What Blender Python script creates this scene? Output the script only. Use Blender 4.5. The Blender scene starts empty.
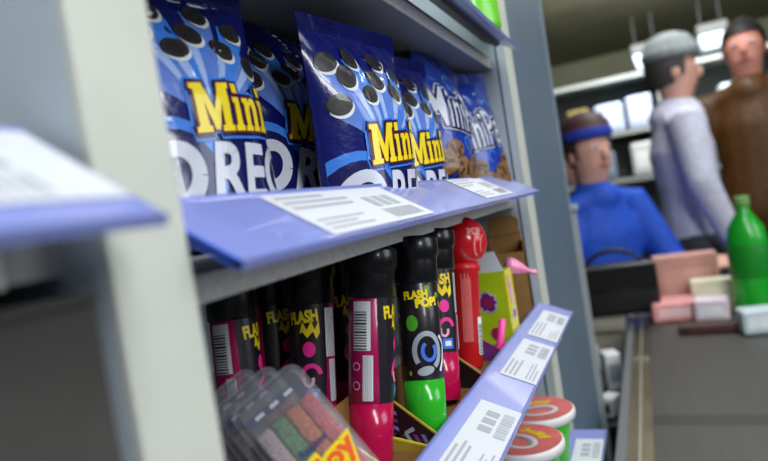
import bpy, bmesh, math, random
from mathutils import Vector, Matrix, noise
random.seed(7)
C = bpy.context.scene.collection
sc = bpy.context.scene
V = Vector

# ------------------------------------------------------------------ materials
def mat(name, col, rough=.5, metal=0, spec=.5, coat=0, noise_amt=0, noise_scale=40, bump=0, bump_scale=60,
        trans=0, emit=None, estr=0, alpha=1, ior=1.45, stretch=None):
    m = bpy.data.materials.new(name); m.use_nodes = True
    nt = m.node_tree; b = nt.nodes['Principled BSDF']
    c = (*col, 1)
    b.inputs['Base Color'].default_value = c
    b.inputs['Roughness'].default_value = rough
    b.inputs['Metallic'].default_value = metal
    b.inputs['Specular IOR Level'].default_value = spec
    b.inputs['Coat Weight'].default_value = coat
    b.inputs['Transmission Weight'].default_value = trans
    b.inputs['IOR'].default_value = ior
    b.inputs['Alpha'].default_value = alpha
    if emit:
        b.inputs['Emission Color'].default_value = (*emit, 1); b.inputs['Emission Strength'].default_value = estr
    if noise_amt or bump:
        tc = nt.nodes.new('ShaderNodeTexCoord'); mp = nt.nodes.new('ShaderNodeMapping')
        nt.links.new(tc.outputs['Object'], mp.inputs['Vector'])
        if stretch: mp.inputs['Scale'].default_value = stretch
    if noise_amt:
        n = nt.nodes.new('ShaderNodeTexNoise'); n.inputs['Scale'].default_value = noise_scale; n.inputs['Detail'].default_value = 5
        nt.links.new(mp.outputs['Vector'], n.inputs['Vector'])
        r = nt.nodes.new('ShaderNodeValToRGB')
        r.color_ramp.elements[0].position = .3; r.color_ramp.elements[1].position = .7
        r.color_ramp.elements[0].color = (*[x*(1-noise_amt) for x in col], 1)
        r.color_ramp.elements[1].color = (*[min(1, x*(1+noise_amt)) for x in col], 1)
        nt.links.new(n.outputs['Fac'], r.inputs['Fac']); nt.links.new(r.outputs['Color'], b.inputs['Base Color'])
    if bump:
        n2 = nt.nodes.new('ShaderNodeTexNoise'); n2.inputs['Scale'].default_value = bump_scale; n2.inputs['Detail'].default_value = 3
        nt.links.new(mp.outputs['Vector'], n2.inputs['Vector'])
        bp = nt.nodes.new('ShaderNodeBump'); bp.inputs['Strength'].default_value = bump; bp.inputs['Distance'].default_value = .004
        nt.links.new(n2.outputs['Fac'], bp.inputs['Height']); nt.links.new(bp.outputs['Normal'], b.inputs['Normal'])
    return m

def srgb(r, g, b):
    f = lambda c: (c/255/12.92) if c/255 <= .04045 else ((c/255+.055)/1.055)**2.4
    return (f(r), f(g), f(b))

M = {}
M['cream'] = mat('cream_laminate', srgb(194, 197, 186), .45, noise_amt=.04, noise_scale=25)
M['inner'] = mat('grey_white_panel', srgb(180, 191, 199), .5, noise_amt=.05, noise_scale=18)
M['shelfgrey'] = mat('pale_grey_shelf', srgb(150, 152, 150), .5, noise_amt=.06, noise_scale=20)
M['steel'] = mat('brushed_shelf_steel', srgb(222, 220, 210), .45, metal=.1, noise_amt=.14, noise_scale=30, stretch=(1, 12, 12))
M['dark'] = mat('dark_recess_plastic', srgb(38, 40, 44), .5)
M['rail'] = mat('lavender_blue_plastic', srgb(130, 141, 205), .34, coat=.5, noise_amt=.05, noise_scale=22)
M['railend'] = mat('bright_blue_plastic_edge', srgb(60, 105, 225), .35)
M['clear'] = mat('clear_strip', (.9, .92, 1), .08, trans=1, ior=1.3, alpha=.3)
M['slate'] = mat('slate_blue_panel', srgb(84, 102, 118), .5, noise_amt=.06, noise_scale=9)
M['slatetrim'] = mat('pale_slate_trim', srgb(140, 155, 168), .4)
M['paper'] = mat('label_paper', srgb(204, 207, 212), .6, noise_amt=.02)
M['ink'] = mat('grey_print', srgb(162, 165, 174), .7)
M['inkdark'] = mat('dark_print', srgb(50, 52, 60), .7)
M['bagblue'] = mat('royal_blue_film', srgb(11, 19, 98), .22, coat=.5, noise_amt=.15, noise_scale=25, bump=.22, bump_scale=70)
M['bagray'] = mat('pale_blue_print', srgb(96, 130, 212), .26, coat=.5, noise_amt=.12, noise_scale=30, bump=.22, bump_scale=70)
M['bagpale'] = mat('faint_blue_print', srgb(165, 188, 235), .26, coat=.5, bump=.22, bump_scale=70)
M['bagmid'] = mat('sky_blue_print', srgb(62, 130, 225), .26, coat=.5, bump=.2, bump_scale=70)
M['bagnavy'] = mat('navy_print', srgb(18, 22, 85), .26, coat=.5, bump=.2, bump_scale=70)
M['cookie'] = mat('cocoa_biscuit', srgb(34, 30, 30), .4, coat=.3, noise_amt=.5, noise_scale=300)
M['cookierim'] = mat('cocoa_biscuit_rim', srgb(66, 60, 58), .4, coat=.3)
M['cream_fill'] = mat('white_cream_print', srgb(228, 230, 235), .3, coat=.4)
M['white_print'] = mat('white_print', srgb(206, 209, 222), .28, coat=.4, bump=.15, bump_scale=70)
M['yellow_print'] = mat('yellow_print', srgb(245, 218, 30), .3, coat=.4)
M['red_print'] = mat('dark_red_print', srgb(120, 28, 30), .3, coat=.4)
M['bag2blue'] = mat('bright_blue_film', srgb(22, 54, 150), .25, coat=.5, noise_amt=.3, noise_scale=45, bump=.25, bump_scale=70)
M['biscuit'] = mat('golden_biscuit_print', srgb(124, 88, 50), .4, coat=.3, noise_amt=.35, noise_scale=200)
M['choc'] = mat('chocolate_print', srgb(52, 30, 22), .4, coat=.3)
M['capblack'] = mat('black_cap_plastic', srgb(17, 17, 19), .3, coat=.25)
M['tubepink'] = mat('magenta_label', srgb(170, 14, 88), .35, coat=.3, noise_amt=.05)
M['tubeblack'] = mat('black_label', srgb(26, 22, 28), .35, coat=.3)
M['gelpink'] = mat('pink_clear_plastic', srgb(205, 18, 82), .2, trans=.25, coat=.3)
M['gelgreen'] = mat('green_clear_plastic', srgb(48, 190, 40), .2, trans=.25, coat=.3)
M['hotpink'] = mat('hot_pink_dot', srgb(240, 50, 150), .35)
M['dotgreen'] = mat('green_dot', srgb(70, 160, 40), .35)
M['lime'] = mat('lime_spots', srgb(120, 160, 40), .35)
M['greyfig'] = mat('grey_print_panel', srgb(150, 160, 170), .4)
M['bluefig'] = mat('blue_print_panel', srgb(60, 110, 215), .4)
M['palepink'] = mat('pale_pink_print', srgb(235, 170, 200), .4)
M['red'] = mat('glossy_red_plastic', srgb(214, 26, 34), .22, coat=.5)
M['redlabel'] = mat('red_label', srgb(205, 30, 32), .35)
M['redpale'] = mat('pale_red_print', srgb(240, 140, 135), .4)
M['lime_card'] = mat('lime_yellow_card', srgb(176, 200, 24), .4, coat=.3, noise_amt=.12, noise_scale=60)
M['yellow_card'] = mat('yellow_card', srgb(225, 215, 60), .4, coat=.3, noise_amt=.1, noise_scale=60)
M['purple'] = mat('purple_print', srgb(110, 30, 120), .4)
M['magenta'] = mat('deep_magenta_print', srgb(150, 30, 90), .4)
M['whitecard'] = mat('grey_white_card', srgb(198, 206, 216), .6)
M['browncard'] = mat('brown_cardboard', srgb(128, 92, 46), .75, noise_amt=.12, noise_scale=60)
M['olivecard'] = mat('olive_yellow_card', srgb(170, 150, 55), .6, noise_amt=.1)
M['purplecard'] = mat('purple_card', srgb(110, 50, 130), .5)
M['lilaccard'] = mat('lilac_card', srgb(130, 110, 190), .5)
M['tray'] = mat('clear_tray_plastic', (.86, .88, .92), .08, trans=1, ior=1.28)
M['sourgreen'] = mat('sugared_green_strip', srgb(98, 140, 96), .7, noise_amt=.35, noise_scale=500, bump=.6, bump_scale=900)
M['sourorange'] = mat('sugared_orange_strip', srgb(200, 118, 88), .7, noise_amt=.3, noise_scale=500, bump=.6, bump_scale=900)
M['sourpink'] = mat('sugared_pink_strip', srgb(205, 108, 112), .7, noise_amt=.3, noise_scale=500, bump=.6, bump_scale=900)
M['sourpale'] = mat('sugared_pale_strip', srgb(185, 165, 165), .7, noise_amt=.2, noise_scale=500, bump=.6, bump_scale=900)
M['orange_print'] = mat('orange_print', srgb(235, 90, 20), .4)
M['navyprint'] = mat('navy_small_print', srgb(45, 55, 105), .5)
M['lidred'] = mat('coral_red_lid', srgb(232, 122, 116), .35, noise_amt=.1, noise_scale=80)
M['lidrim'] = mat('white_lid_rim', srgb(222, 220, 218), .4)
M['tubgreen'] = mat('bright_green_tub', srgb(70, 190, 30), .35)
M['belt'] = mat('dark_rubber_belt', srgb(68, 66, 61), .5, noise_amt=.12, noise_scale=14, stretch=(14, .6, 1))
M['beltseam'] = mat('belt_seam', srgb(46, 45, 43), .5)
M['railmetal'] = mat('brown_tinted_steel', srgb(140, 130, 112), .3, metal=.8, noise_amt=.15, noise_scale=14, stretch=(6, 1, 1))
M['railgrey'] = mat('grey_side_guard', srgb(108, 112, 114), .45)
M['railline'] = mat('pale_steel_lip', srgb(190, 186, 172), .3, metal=.5)
M['floor'] = mat('store_floor_tile', srgb(120, 116, 108), .4, noise_amt=.08, noise_scale=4)
M['ceil'] = mat('olive_store_ceiling', srgb(112, 110, 84), .9, noise_amt=.15, noise_scale=3)
M['wall'] = mat('olive_store_wall', srgb(104, 104, 84), .9, noise_amt=.12, noise_scale=2)
M['lamp'] = mat('cool_lamp_diffuser', (.8, .9, 1), .5, emit=(.62, .8, 1), estr=1.0)
M['lampframe'] = mat('lamp_frame', srgb(120, 122, 120), .5)
M['post'] = mat('light_grey_post', srgb(160, 164, 164), .4, noise_amt=.05)
M['desk'] = mat('taupe_desk', srgb(150, 145, 132), .5, noise_amt=.12, noise_scale=12)
M['blackcab'] = mat('black_cabinet', srgb(24, 24, 26), .5)
M['whiteplast'] = mat('white_plastic', srgb(225, 228, 230), .4)
def plain(r, g, b, rough=.6, na=.1): return mat('paint_%d_%d_%d' % (r, g, b), srgb(r, g, b), rough, noise_amt=na, noise_scale=30)

# ------------------------------------------------------------------ mesh helpers
def obj(name, bm, mats, parent=None, smooth=False, loc=None, rot=None):
    me = bpy.data.meshes.new(name)
    bm.to_mesh(me); bm.free()
    for m in (mats if isinstance(mats, (list, tuple)) else [mats]): me.materials.append(M[m] if isinstance(m, str) else m)
    if smooth:
        for p in me.polygons: p.use_smooth = True
    o = bpy.data.objects.new(name, me); C.objects.link(o)
    if parent: o.parent = parent
    if loc: o.location = loc
    if rot: o.rotation_euler = rot
    return o
def tag(o, label, cat, group=None):
    o['label'] = label; o['category'] = cat
    if group: o['group'] = group
    return o
def thing(name, label, cat, loc=(0, 0, 0), rot=(0, 0, 0), group=None):
    o = bpy.data.objects.new(name, None); C.objects.link(o); o.empty_display_size = .02
    o.location = loc; o.rotation_euler = rot
    return tag(o, label, cat, group)
def struct(o): o['kind'] = 'structure'; return o
def dup(root, label, loc=None, rot=None, group=None):
    r = root.copy(); C.objects.link(r); r['label'] = label
    if loc is not None: r.location = loc
    if rot is not None: r.rotation_euler = rot
    if group: r['group'] = group
    for ch in list(root.children):
        c = ch.copy(); C.objects.link(c); c.parent = r
        for g in list(ch.children):
            d = g.copy(); C.objects.link(d); d.parent = c
    return r
def box(bm, lo, hi, mi=0, bev=0, mtx=None):
    lo, hi = V(lo), V(hi)
    r = bmesh.ops.create_cube(bm, size=1); vs = r['verts']
    for v in vs:
        v.co = V((lo[i]+hi[i])/2 + v.co[i]*(hi[i]-lo[i]) for i in range(3))
    fs = {f for v in vs for f in v.link_faces}
    if bev:
        es = list({e for v in vs for e in v.link_edges})
        rr = bmesh.ops.bevel(bm, geom=es, offset=bev, segments=2, affect='EDGES', profile=.5)
        fs = set(rr['faces']) | {f for f in fs if f.is_valid}
        vs = list({v for f in fs for v in f.verts})
        fs = {f for v in vs for f in v.link_faces}
    for f in fs: f.material_index = mi
    if mtx: bmesh.ops.transform(bm, matrix=mtx, verts=list({v for f in fs for v in f.verts}))
    return list(fs)
def lathe(bm, prof, mi=0, n=40, cap=True):
    """prof: list of (r, z[, material]); closed at both ends."""
    rings = []
    for p in prof:
        r, z = p[0], p[1]
        rings.append([bm.verts.new((r*math.cos(2*math.pi*k/n), r*math.sin(2*math.pi*k/n), z)) for k in range(n)])
    for i in range(len(prof)-1):
        m = prof[i][2] if len(prof[i]) > 2 else mi
        for k in range(n):
            f = bm.faces.new((rings[i][k], rings[i][(k+1) % n], rings[i+1][(k+1) % n], rings[i+1][k])); f.material_index = m; f.smooth = True
    if cap:
        f = bm.faces.new(list(reversed(rings[0]))); f.material_index = prof[0][2] if len(prof[0]) > 2 else mi
        f = bm.faces.new(rings[-1]); f.material_index = prof[-1][2] if len(prof[-1]) > 2 else mi
def prism(bm, pts, axis_lo, axis_hi, mi=0, plane='xz'):
    """extrude closed 2D outline along the remaining axis."""
    def P(p, t):
        return {'xz': (p[0], t, p[1]), 'xy': (p[0], p[1], t), 'yz': (t, p[0], p[1])}[plane]
    a = [bm.verts.new(P(p, axis_lo)) for p in pts]; b = [bm.verts.new(P(p, axis_hi)) for p in pts]
    fs = [bm.faces.new(a), bm.faces.new(list(reversed(b)))]
    n = len(pts)
    for i in range(n): fs.append(bm.faces.new((a[i], b[i], b[(i+1) % n], a[(i+1) % n])))
    bmesh.ops.recalc_face_normals(bm, faces=fs)
    for f in fs: f.material_index = mi
    return fs
def sweep(bm, pts, r, mi=0, n=8):
    pts = [V(p) for p in pts]; rings = []
    for i, p in enumerate(pts):
        t = (pts[min(i+1, len(pts)-1)] - pts[max(i-1, 0)]).normalized()
        a = t.orthogonal().normalized(); b = t.cross(a)
        rings.append([bm.verts.new(p + r*(a*math.cos(2*math.pi*k/n)+b*math.sin(2*math.pi*k/n))) for k in range(n)])
    for i in range(len(pts)-1):
        for k in range(n):
            f = bm.faces.new((rings[i][k], rings[i][(k+1) % n], rings[i+1][(k+1) % n], rings[i+1][k])); f.material_index = mi; f.smooth = True
    for q in (rings[0][::-1], rings[-1]):
        bm.faces.new(q).material_index = mi

# --- printed shapes: 2-D polygons laid on a surface function
def text2d(s, size=1, bold=0, shear=0, space=1):
    cu = bpy.data.curves.new('lettering', 'FONT'); cu.body = s; cu.size = size; cu.offset = bold; cu.shear = shear; cu.space_character = space
    cu.resolution_u = 4
    o = bpy.data.objects.new('lettering', cu); C.objects.link(o)
    dg = bpy.context.evaluated_depsgraph_get(); dg.update()
    me = o.evaluated_get(dg).to_mesh()
    vs = [(v.co.x, v.co.y) for v in me.vertices]; fs = [tuple(p.vertices) for p in me.polygons]
    o.evaluated_get(dg).to_mesh_clear()
    bpy.data.objects.remove(o); bpy.data.curves.remove(cu)
    x0 = min(v[0] for v in vs); x1 = max(v[0] for v in vs); y0 = min(v[1] for v in vs); y1 = max(v[1] for v in vs)
    return [((x-x0)/(x1-x0), (y-y0)/(y1-y0)) for x, y in vs], fs
_tc = {}
def text(s, bold=0, shear=0, space=1):
    k = (s, bold, shear, space)
    if k not in _tc: _tc[k] = text2d(s, 1, bold, shear, space)
    return _tc[k]
def lay(bm, shape, fn, layer, mi, maxlen, xf=None, clip=None):
    """shape=(verts2d, faces); xf maps 2-D to the surface's (u,v); fn(u,v,lift) gives the 3-D point."""
    vs, fs = shape
    b = bmesh.new()
    bv = []
    for p in vs:
        u, v = xf(*p) if xf else p
        bv.append(b.verts.new((u, v, 0)))
    for f in fs:
        try: b.faces.new([bv[i] for i in f])
        except ValueError: pass
    if clip:
        for co, no in ((V((clip[0], 0, 0)), V((-1, 0, 0))), (V((clip[1], 0, 0)), V((1, 0, 0))), (V((0, clip[2], 0)), V((0, -1, 0))), (V((0, clip[3], 0)), V((0, 1, 0)))):
            bmesh.ops.bisect_plane(b, geom=list(b.verts)+list(b.edges)+list(b.faces), plane_co=co, plane_no=no, clear_outer=True)
    bmesh.ops.triangulate(b, faces=b.faces)
    for _ in range(5):
        es = [e for e in b.edges if e.calc_length() > maxlen]
        if not es: break
        bmesh.ops.subdivide_edges(b, edges=es, cuts=1); bmesh.ops.triangulate(b, faces=b.faces)
    m = {}
    for v in b.verts: m[v] = bm.verts.new(fn(v.co.x, v.co.y, layer))
    for f in b.faces:
        q = [m[v] for v in f.verts]
        if f.normal.z < 0: q.reverse()
        try: nf = bm.faces.new(q)
        except ValueError: continue
        nf.material_index = mi; nf.smooth = True
    b.free()
def ell(cx, cy, rx, ry, rot=0, n=24):
    c, s = math.cos(rot), math.sin(rot)
    return ([(cx+rx*math.cos(t)*c-ry*math.sin(t)*s, cy+rx*math.cos(t)*s+ry*math.sin(t)*c) for t in [2*math.pi*k/n for k in range(n)]], [tuple(range(n))])
def poly(pts): return (pts, [tuple(range(len(pts)))])
def rect(x0, y0, x1, y1): return poly([(x0, y0), (x1, y0), (x1, y1), (x0, y1)])
def band(pts, w):
    L, R = [], []
    for i, p in enumerate(pts):
        a = V(pts[max(i-1, 0)]); b = V(pts[min(i+1, len(pts)-1)]); d = (b-a).normalized(); n = V((-d.y, d.x))
        ww = w[i] if isinstance(w, (list, tuple)) else w
        L.append(tuple(V(p)+n*ww/2)); R.append(tuple(V(p)-n*ww/2))
    k = len(pts); vs = R+L
    return (vs, [(i, i+1, k+i+1, k+i) for i in range(k-1)])
def arc(cx, cy, rx, ry, a0, a1, w, n=20):
    return band([(cx+rx*math.cos(math.radians(a0+(a1-a0)*i/n)), cy+ry*math.sin(math.radians(a0+(a1-a0)*i/n))) for i in range(n+1)], w)
def place(x, y, w, h, rot=0):
    c, s = math.cos(rot), math.sin(rot)
    return lambda u, v: (x+(u*w)*c-(v*h)*s, y+(u*w)*s+(v*h)*c)

# ------------------------------------------------------------------ the display rack
RY0, RY1 = .156, .785          # clear bay between the uprights
rack = thing('display_rack', 'cream and grey checkout candy rack with blue price rails', 'shelf rack', (0, 0, -1.25))
OFF = V((0, 0, 1.25))          # children are written in camera-height coordinates, parent sits on the floor
def rk(name, bm, mats, parent=None, smooth=False):
    o = obj(name, bm, mats, parent or rack, smooth)
    if parent is None: o.location = OFF
    return o
# uprights: cream front edging on a grey-white board
for y0, y1 in ((.1235, .156), (.785, .829)):
    bm = bmesh.new()
    box(bm, (-.36, y0, -1.25), (-.004, y1, .50), 1)
    box(bm, (-.004, y0, -1.25), (0, y1, .50), 0, .0008)
    if y0 > .5: box(bm, (-.014, y0-.0004, -1.25), (-.012, y0, .50), 2)
    rk('upright', bm, ['cream', 'inner', 'dark'])
bm = bmesh.new(); box(bm, (-.372, -.5, -1.25), (-.36, .829, .5)); rk('back_panel', bm, ['inner'])
bm = bmesh.new(); box(bm, (-.02, .829, -1.25), (0, 1.215, .60), 0); box(bm, (-.022, 1.215, -1.25), (.0015, 1.224, .60), 1, .001)
rk('end_panel', bm, ['slate', 'slatetrim'])
bm = bmesh.new(); box(bm, (-.36, .156, -1.25), (-.005, .785, -.47)); rk('plinth', bm, ['dark'])
for nm in ('plinth_side',):
    bm = bmesh.new(); box(bm, (-.36, -.5, -1.25), (-.005, .1235, -.47)); rk('plinth', bm, ['dark'])

def shelf(front, bottom, y0, y1, lip, back, ymax, th=.016, bar_y1=None, deep=-.36, ry0=None):
    bm = bmesh.new()
    box(bm, (deep, y0, bottom+.001), (front-.001, y1, bottom+th), 0)
    s = rk('shelf', bm, ['shelfgrey'])
    bm = bmesh.new(); box(bm, (front-.001, y0, bottom), (front+.001, bar_y1 or y1-.012, bottom+.0115), 0, .0005)
    obj('front_bar', bm, ['steel'], s)
    # sloped label rail: thin tilted channel with a bead at the lower lip and a holder behind
    bm = bmesh.new()
    (bx, bz), (lx, lz) = back, lip
    d = V((lx-bx, lz-bz)); L = d.length; d /= L; n = V((-d.y, d.x))
    if n.y < 0: n = -n
    P = lambda a, h: (bx+d.x*a+n.x*h, bz+d.y*a+n.y*h)
    y0r = ry0 if ry0 is not None else y0
    prism(bm, [P(0, 0), P(L, 0), P(L, -.0018), P(0, -.0018)], y0r, ymax, 0)
    prism(bm, [P(L-.0022, .0002), P(L+.0004, .0012), P(L+.0006, -.0022), P(L-.0022, -.0022)], y0r, ymax, 0)
    prism(bm, [P(0, 0), P(.0018, .0012), P(.0025, .0001), P(.0018, -.0018)], y0r, ymax, 0)
    prism(bm, [P(0, .0003), P(L+.0005, .0008), P(L+.0005, -.0026), P(0, -.0026)], y0r, y0r+.0012, 1)
    prism(bm, [P(0, .0003), P(L, .0003), P(L, -.002), P(0, -.002)], ymax-.0006, ymax, 0)
    r = obj('price_rail', bm, ['rail', 'railend'], s)
    bm = bmesh.new()
    prism(bm, [P(.004, -.002), P(L*.55, -.002), P(L*.5, -.006), P(.006, -.006)], y0r+.004, ymax-.004, 0)
    obj('rail_holder', bm, ['dark'], r)
    return lambda a, h: P(a*L, h)
yE = .763
S1 = shelf(-.02, -.0255, RY0, RY1, (.020, -.0105), (-.0235, .0162), yE)
S2 = shelf(-.002, -.18, RY0, RY1, (.038, -.165), (-.003, -.149), yE)
S3 = shelf(.016, -.33, RY0, RY1, (.057, -.315), (.014, -.315), yE)
S0 = shelf(-.02, .153, RY0, RY1, (.020, .1665), (-.0235, .193), yE)
shelf(-.002, -.18, -.5, .1235, (.038, -.165), (-.003, -.149), .1185)
SN = shelf(-.02, -.006, -.5, .1235, (.0285, .0065), (-.0205, .0385), .1185, bar_y1=.106)

# price labels in the rails
def price_label(P, u0, u1, y0, y1, label, seed, crop=False):
    rnd = random.Random(seed)
    bm = bmesh.new()
    def fn(u, v, k):      # u along the rail 0..1, v across 0 (lip) .. 1 (back)
        x, z = P(u1+(u0-u1)*v, .0005+.00018*k); return (x, y0+(y1-y0)*u, z)
    lay(bm, rect(0, 0, 1, 1), fn, 0, 0, 1)
    x, z = P(u1, 0)
    for i in range(3):
        w = rnd.uniform(.3, .5); lay(bm, rect(.05, .86-.13*i, .05+w, .92-.13*i), fn, 1, 1, 1)
    for i in range(3): lay(bm, rect(.62+.1*i, .42, .69+.1*i, .72), fn, 1, 1, 1)
    xx = .60
    for i in range(13):
        w = rnd.choice((.008, .016)); lay(bm, rect(xx, .08, xx+w, .34), fn, 1, 2 if i % 3 == 0 else 1, 1); xx += w+.013
    for i in range(3): lay(bm, rect(.05, .10+.1*i, .05+rnd.uniform(.2, .4), .14+.1*i), fn, 1, 1, 1)
    return tag(obj('price_label', bm, ['paper', 'ink', 'ink']), label, 'price label', 'price labels in the blue rails')
price_label(S1, .10, .93, .226, .360, 'wide white price label nearest the cream upright on the upper blue rail', 1)
price_label(S1, .04, .85, .515, .630, 'white price label on the upper blue rail under the far biscuit bags', 2)
price_label(S2, .27, .97, .300, .426, 'white price label lowest in view on the middle blue rail', 3)
price_label(S2, .27, .97, .488, .600, 'white price label between two others on the middle blue rail', 4)
price_label(S2, .28, .97, .618, .732, 'white price label at the far end of the middle blue rail', 5)
price_label(S3, .22, .97, .610, .734, 'white price label on the lowest blue rail beside the round tubs', 6)
price_label(SN, .05, .80, -.06, .1175, 'blurred white price label on the near bay rail at far left', 7)

t = thing('added_dark_carton', 'added dark charcoal carton standing in for shade under the near bay rail, against the cream upright', 'carton', (-.1275, .06, -.1639))  # carton added to darken the near bay below its rail
bm = bmesh.new(); box(bm, (-.12, -.060, 0), (.122, .0615, .1505), 0, .002); obj('carton_body', bm, [mat('charcoal_card', srgb(66, 64, 60), .8, noise_amt=.15)], t)
bm = bmesh.new(); box(bm, (-.121, -.061, .1505), (.1225, .0620, .1535), 0, .001); obj('carton_lid', bm, [mat('charcoal_card_lid', srgb(72, 70, 66), .8)], t)
# ------------------------------------------------------------------ biscuit bags
def bagfn(w, h, D, seed):
    def prof(s, t):
        px = max(0, 1-abs(s)**2.4)**.8
        if t < .10: pv = .62+.38*math.sin(t/.10*math.pi/2)
        elif t < .45: pv = 1
        else: pv = max(0, 1-((t-.45)/.46)**1.9)
        return px*pv
    px_ = lambda s: max(0, 1-s*s)
    def depth(u, v):
        s, t = max(-1, min(1, 2*u/w)), max(0, min(1, v/h))
        p = prof(s, t)
        wr = (noise.noise(V((u*28+seed, v*16, seed)))*.0022 + (abs(noise.noise(V((u*70, v*14+3*u*20, seed+5))))-.2)*.0022*max(0, (t-.35))*1.5)
        cr = max(0, .10-abs(noise.noise(V((u*34+v*22, v*20-u*12, seed+2)))))*.020*max(0, min(1, (t-.30)*2))
        edge = cr*px_(s)+.0018*noise.noise(V((u*15, v*50, seed+9)))*(abs(s)**2)
        return D*p + (wr+edge)*(max(0, 1-abs(s)**4))*(1 if t < .9 else .3)
    def front(u, v, k):
        t = v/h
        lean = .0
        x = u*(1-.07*max(0, 1-((t-.4)/.6)**2 if t > .4 else 1))
        return (x, -depth(u, v)-.00016-.00030*k, v)
    def back(u, v):
        a = front(u, v, 0); return (a[0], -a[1]*.8, a[2])
    return front, back
def bag_body(bm, w, h, D, seed, nu=60, nv=72):
    F, B = bagfn(w, h, D, seed)
    for side in (0, 1):
        g = []
        for j in range(nv+1):
            row = []
            for i in range(nu+1):
                u = (i/nu-.5)*w; v = j/nv*h
                if j == nv and i % 2: v -= .0016          # pinked top edge
                p = V(F(u, v, -.4)) if side == 0 else V(B(u, v))
                row.append(bm.verts.new(p))
            g.append(row)
        for j in range(nv):
            for i in range(nu):
                q = [g[j][i], g[j][i+1], g[j+1][i+1], g[j+1][i]]
                if side: q.reverse()
                f = bm.faces.new(q); f.smooth = True
        if side == 0: g0 = g
        else:
            for i in range(nu):
                bm.faces.new((g0[0][i+1], g0[0][i], g[0][i], g[0][i+1]))
    return F
def seal_lines(bm, F, w, h, mi):
    for k in range(5):
        v = h*(.925+.013*k); lay(bm, rect(-w*.49, v, w*.49, v+.0006), F, 1, mi, .006)

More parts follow.
